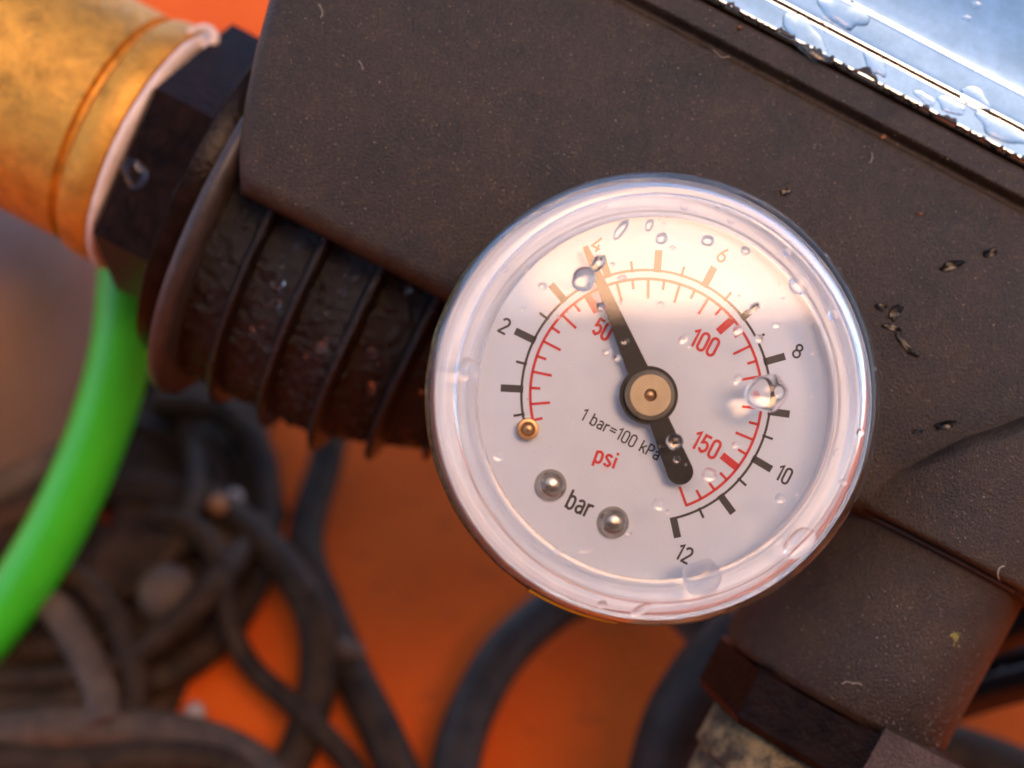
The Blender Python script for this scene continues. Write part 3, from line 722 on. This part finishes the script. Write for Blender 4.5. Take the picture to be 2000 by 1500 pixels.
for pts_, lab_ in (([(622, 8), (628, 18), (630, 28), (626, 34)], 'pale fleck of fibre near the top edge of the housing, left of centre'), ([(1392, 96), (1400, 104), (1412, 112), (1426, 110)], 'thin pale fibre curled in the housing groove above the gauge'),
    ([(700, 118), (706, 126), (709, 136)], 'tiny pale fibre on the housing face left of the gauge top'), ([(1700, 318), (1704, 308), (1703, 298)], 'short pale fibre on the housing below the groove'), ([(1590, 30), (1600, 36), (1612, 48), (1616, 60)], 'pale hair lying across the strip under the chrome')):
    lint([bsurf(x, y) for x, y in pts_], .03, lab_)
mm = MB()
for k in range(16):
    x, y = 1867 + rnd.gauss(0, 5), 1240 + rnd.gauss(0, 8); a_ = rnd.uniform(0, 6.28); l_ = rnd.uniform(4, 9)
    mm.tube([tsurf(x + math.cos(a_ + j * .5) * l_ * j / 3, y + math.sin(a_ + j * .5) * l_ * j / 3, .08 + .15 * rnd.random()) for j in range(4)], .04, 5)
tag(mm.build('moss_sprig', M_moss), 'yellow moss sprig tangled on the outlet tube near its right edge', 'moss')

# ---------------------------------------------------------------- things lying on the floor
def cable(name, pts, hw, m, lab, cat, grp=None, lift=None, d=None):
    P = []
    for q in pts:
        if d is not None: c = C(q[0], q[1], q[2] if len(q) > 2 else d)
        else: c = G(q[0], q[1], q[2] if len(q) > 2 else (lift or 3))
        P.append(c)
    mid = P[len(P) // 2]; r = hw * .05 * (DIST - mid.z) / DIST
    return tag(MB().tube(P, r, 18).build(name, m, None, 80), lab, cat, grp)
cable('green_hose', [(262, 440, -66), (252, 560, -68), (236, 690, -70), (190, 850, -72), (110, 1030, -74), (10, 1190, -76), (-110, 1330, -78)], 59, M_green, 'bright green hose curving down beside the ribbed connector', 'hose', d=-70)
GRP = 'black cables lying on the orange floor'
cable('black_cable', [(1330, 1090, 8), (1180, 1140, 8), (1080, 1190, 7), (990, 1270, 7), (930, 1370, 6), (895, 1470, 6), (880, 1600, 6)], 46, M_cableb, 'thick bluish black cable arching under the gauge', 'cable', GRP)
cable('black_cable', [(650, 840, 10), (632, 920, 8), (602, 1020, 7), (602, 1100, 7), (640, 1200, 6), (690, 1320, 6), (745, 1430, 6), (800, 1560, 6)], 38, M_cable, 'black cable dropping from the ribbed connector and running away at the bottom', 'cable', GRP)
cable('black_cable', [(120, 960, 9), (260, 955, 9), (390, 975, 10), (470, 1020, 12), (560, 1110, 14), (612, 1200, 14), (622, 1310, 9), (600, 1420, 6), (540, 1560, 5)], 36, M_cable, 'dusty cable crossing over the dropping cable', 'cable', GRP)
cable('black_cable', [(300, 790, 14), (420, 800, 12), (500, 870, 10), (522, 990, 8), (505, 1110, 7), (440, 1230, 6), (340, 1310, 6), (200, 1360, 6), (0, 1385, 6), (-150, 1380, 6)], 34, M_cable, 'black cable forming the wide outer loop of the coil', 'cable', GRP)
cable('black_cable', [(-80, 1450, 7), (100, 1425, 7), (260, 1428, 7), (400, 1450, 7), (500, 1500, 6), (560, 1580, 6)], 44, M_tan, 'muddy cable lying along the bottom of the coil', 'cable', GRP)
cable('black_cable', [(60, 1120, 16), (150, 1130, 16), (215, 1190, 14), (255, 1280, 12), (265, 1360, 9), (240, 1420, 8)], 26, M_cable, 'short curved cable inside the coil beside the green hose', 'cable', GRP)
cable('black_cable', [(30, 1150, 14), (110, 1190, 14), (160, 1270, 12), (195, 1340, 10), (205, 1420, 9)], 34, M_tan, 'tan mud caked cable inside the coil under the green hose', 'cable', GRP)
cable('black_cable', [(-60, 975, 18), (40, 930, 18), (130, 840, 18), (190, 760, 16)], 36, M_tan, 'olive brown cable along the foot of the brown tub', 'cable', GRP)
cable('black_cable', [(330, 1060, 8), (400, 1050, 9), (470, 1060, 9), (500, 1020, 9)], 30, M_tan, 'short rusty brown cable end within the coil', 'cable', GRP)
cable('black_cable', [(150, 820, 8), (300, 850, 8), (400, 900, 7), (430, 1000, 7), (400, 1130, 6), (300, 1220, 6), (150, 1260, 6), (-20, 1270, 6)], 30, M_cable, 'black cable forming the inner loop of the coil', 'cable', GRP)
for pts_, hw_, m_2, lab_ in (
    ([(260, 700, 9), (340, 790, 9), (380, 900, 12), (370, 1010, 14), (300, 1120, 12), (190, 1180, 9)], 24, M_cable, 'thin black cable curling inside the coil under the collar'),
    ([(540, 1000, 6), (440, 1120, 16), (330, 1230, 15), (250, 1290, 11), (120, 1320, 8), (-40, 1330, 7)], 28, M_cable, 'brown cable slanting across the coil towards the frame corner'),
    ([(300, 1010, 15), (380, 1030, 17), (430, 1100, 17), (440, 1190, 14), (490, 1300, 9), (600, 1400, 9), (690, 1500, 6), (740, 1600, 6)], 22, M_cable, 'thin cable springing out of the coil and running off the bottom'),
    ([(-40, 1480, 12), (120, 1495, 12), (300, 1480, 12), (420, 1490, 9), (520, 1540, 6)], 34, M_cable, 'black cable lying lowest along the frame bottom')):
    cable('black_cable', pts_, hw_, m_2, lab_, 'cable', GRP)
# dark lumpy bundle inside the coil
cc = G(230, 1060, 0); e1 = Vector((1, 0, 0)); e2 = Vector((0, ZEN.z, -ZEN.y)); rows = []
for q, h in ((1.0, 0), (1.02, .2), (.95, .55), (.75, .85), (.45, .97), (.05, 1)):
    rows.append([cc + (e1 * math.cos(a) * 25 + e2 * math.sin(a) * 44) * q * (1 + .4 * noise.noise(Vector((math.cos(a) * 2, math.sin(a) * 2, q)))) + ZEN * (8 * h * (1 + 1.2 * noise.noise(Vector((math.cos(a) * q * 3, math.sin(a) * q * 3, 5))))) for a in [2 * math.pi * k / 48 for k in range(48)]])
tag(MB().grid(rows, True).build('dark_bundle', plain('dark_muddy_cloth', (.045, .027, .017), .85, spec=.1, var=.7, sc=.15, bm=.6, bsc=.3), None, 80), 'dark muddy bundle inside the coiled cables', 'bundle')
c = G(330, 1165, 13); tag(MB().lathe([(.1, 4.5), (3.2, 4), (4.6, 2), (4.9, 0), (4.6, -5)], c, ZEN, 32).build('cable_plug', M_tan, None, 60), 'round tan plug resting on the dark bundle', 'plug')
c = G(660, 1262, 8); cl = MB().tube([c + Vector((-4, -1, 1)), c + Vector((0, 0, 2)), c + Vector((3.5, -1.5, 1))], 1.9, 12).build('cable_clip', M_tan, None, 60); tag(cl, 'tan clip where the two hanging cables cross', 'clip')
for x, y, s, l, lab in ((381, 1392, 1.7, 4, 'pale pebble on the floor beside the outer cable loop'), (458, 972, 1.5, 12, 'pale pebble lying on the dusty crossing cable')):
    c = G(x, y, l); tag(MB().lathe([(s * .6, -s * .7), (s * 1.05, -.2), (s * .8, s * .6), (s * .35, s * .85), (.02, s * .9)], c, ZEN, 14, lambda a, i: 1 + .2 * noise.noise(Vector((math.cos(a), math.sin(a), i + x)))).build('pebble', M_peb, None, 60), lab, 'pebble')
c = G(425, 985, 15); tag(MB().lathe([(1.5, -1), (1.8, 0), (1.2, 1.2), (.02, 1.5)], c, ZEN, 14, lambda a, i: 1 + .25 * noise.noise(Vector((math.cos(a), math.sin(a), i)))).build('clay_crumb', M_clay, None, 60), 'orange clay lump on the dusty crossing cable', 'clay crumb')
# brown tub behind the brass fitting
c = G(-40, 900, 0); tr = 30.0
tub = thing('brown_tub', c, 'pinkish brown rounded tub behind the brass fitting and green hose', 'tub')
MB().lathe([(.1, .5), (tr * .7, .5), (tr * .85, 3), (tr * .95, 10), (tr, 30), (tr * 1.02, 46), (tr * .98, 52), (tr * .85, 55), (tr * .5, 56.5), (.1, 57)], c, ZEN, 64).build('body', M_tub, tub, 80)
# right-hand and lower hoses
cable('black_hose', [(1480, 1230, -50), (1400, 1310, -52), (1330, 1420, -54), (1290, 1560, -56)], 78, M_cableb, 'thick black hose behind the brass thread under the gauge', 'hose', d=-52)
cable('brown_hose', [(1290, 1130, -62), (1360, 1210, -62), (1430, 1290, -62), (1500, 1380, -62)], 46, M_tan, 'muddy brown hose just below the gauge rim', 'hose', d=-62)
cable('glossy_hose', [(1700, 1360, -52), (1850, 1260, -52), (1980, 1200, -50), (2120, 1150, -48)], 62, M_gloss, 'glossy black hose behind the outlet tube, upper of two', 'hose', 'glossy black hoses behind the outlet tube', d=-52)
cable('glossy_hose', [(1740, 1390, -64), (1880, 1335, -62), (2010, 1300, -60), (2140, 1280, -58)], 66, M_gloss, 'glossy black hose behind the outlet tube, lower of two', 'hose', 'glossy black hoses behind the outlet tube', d=-62)
cable('brown_hose', [(1700, 1460, -70), (1830, 1470, -70), (1960, 1510, -70), (2100, 1570, -70)], 62, M_cable, 'dusty brown hose crossing the bottom corner below the outlet tube', 'hose', d=-70)
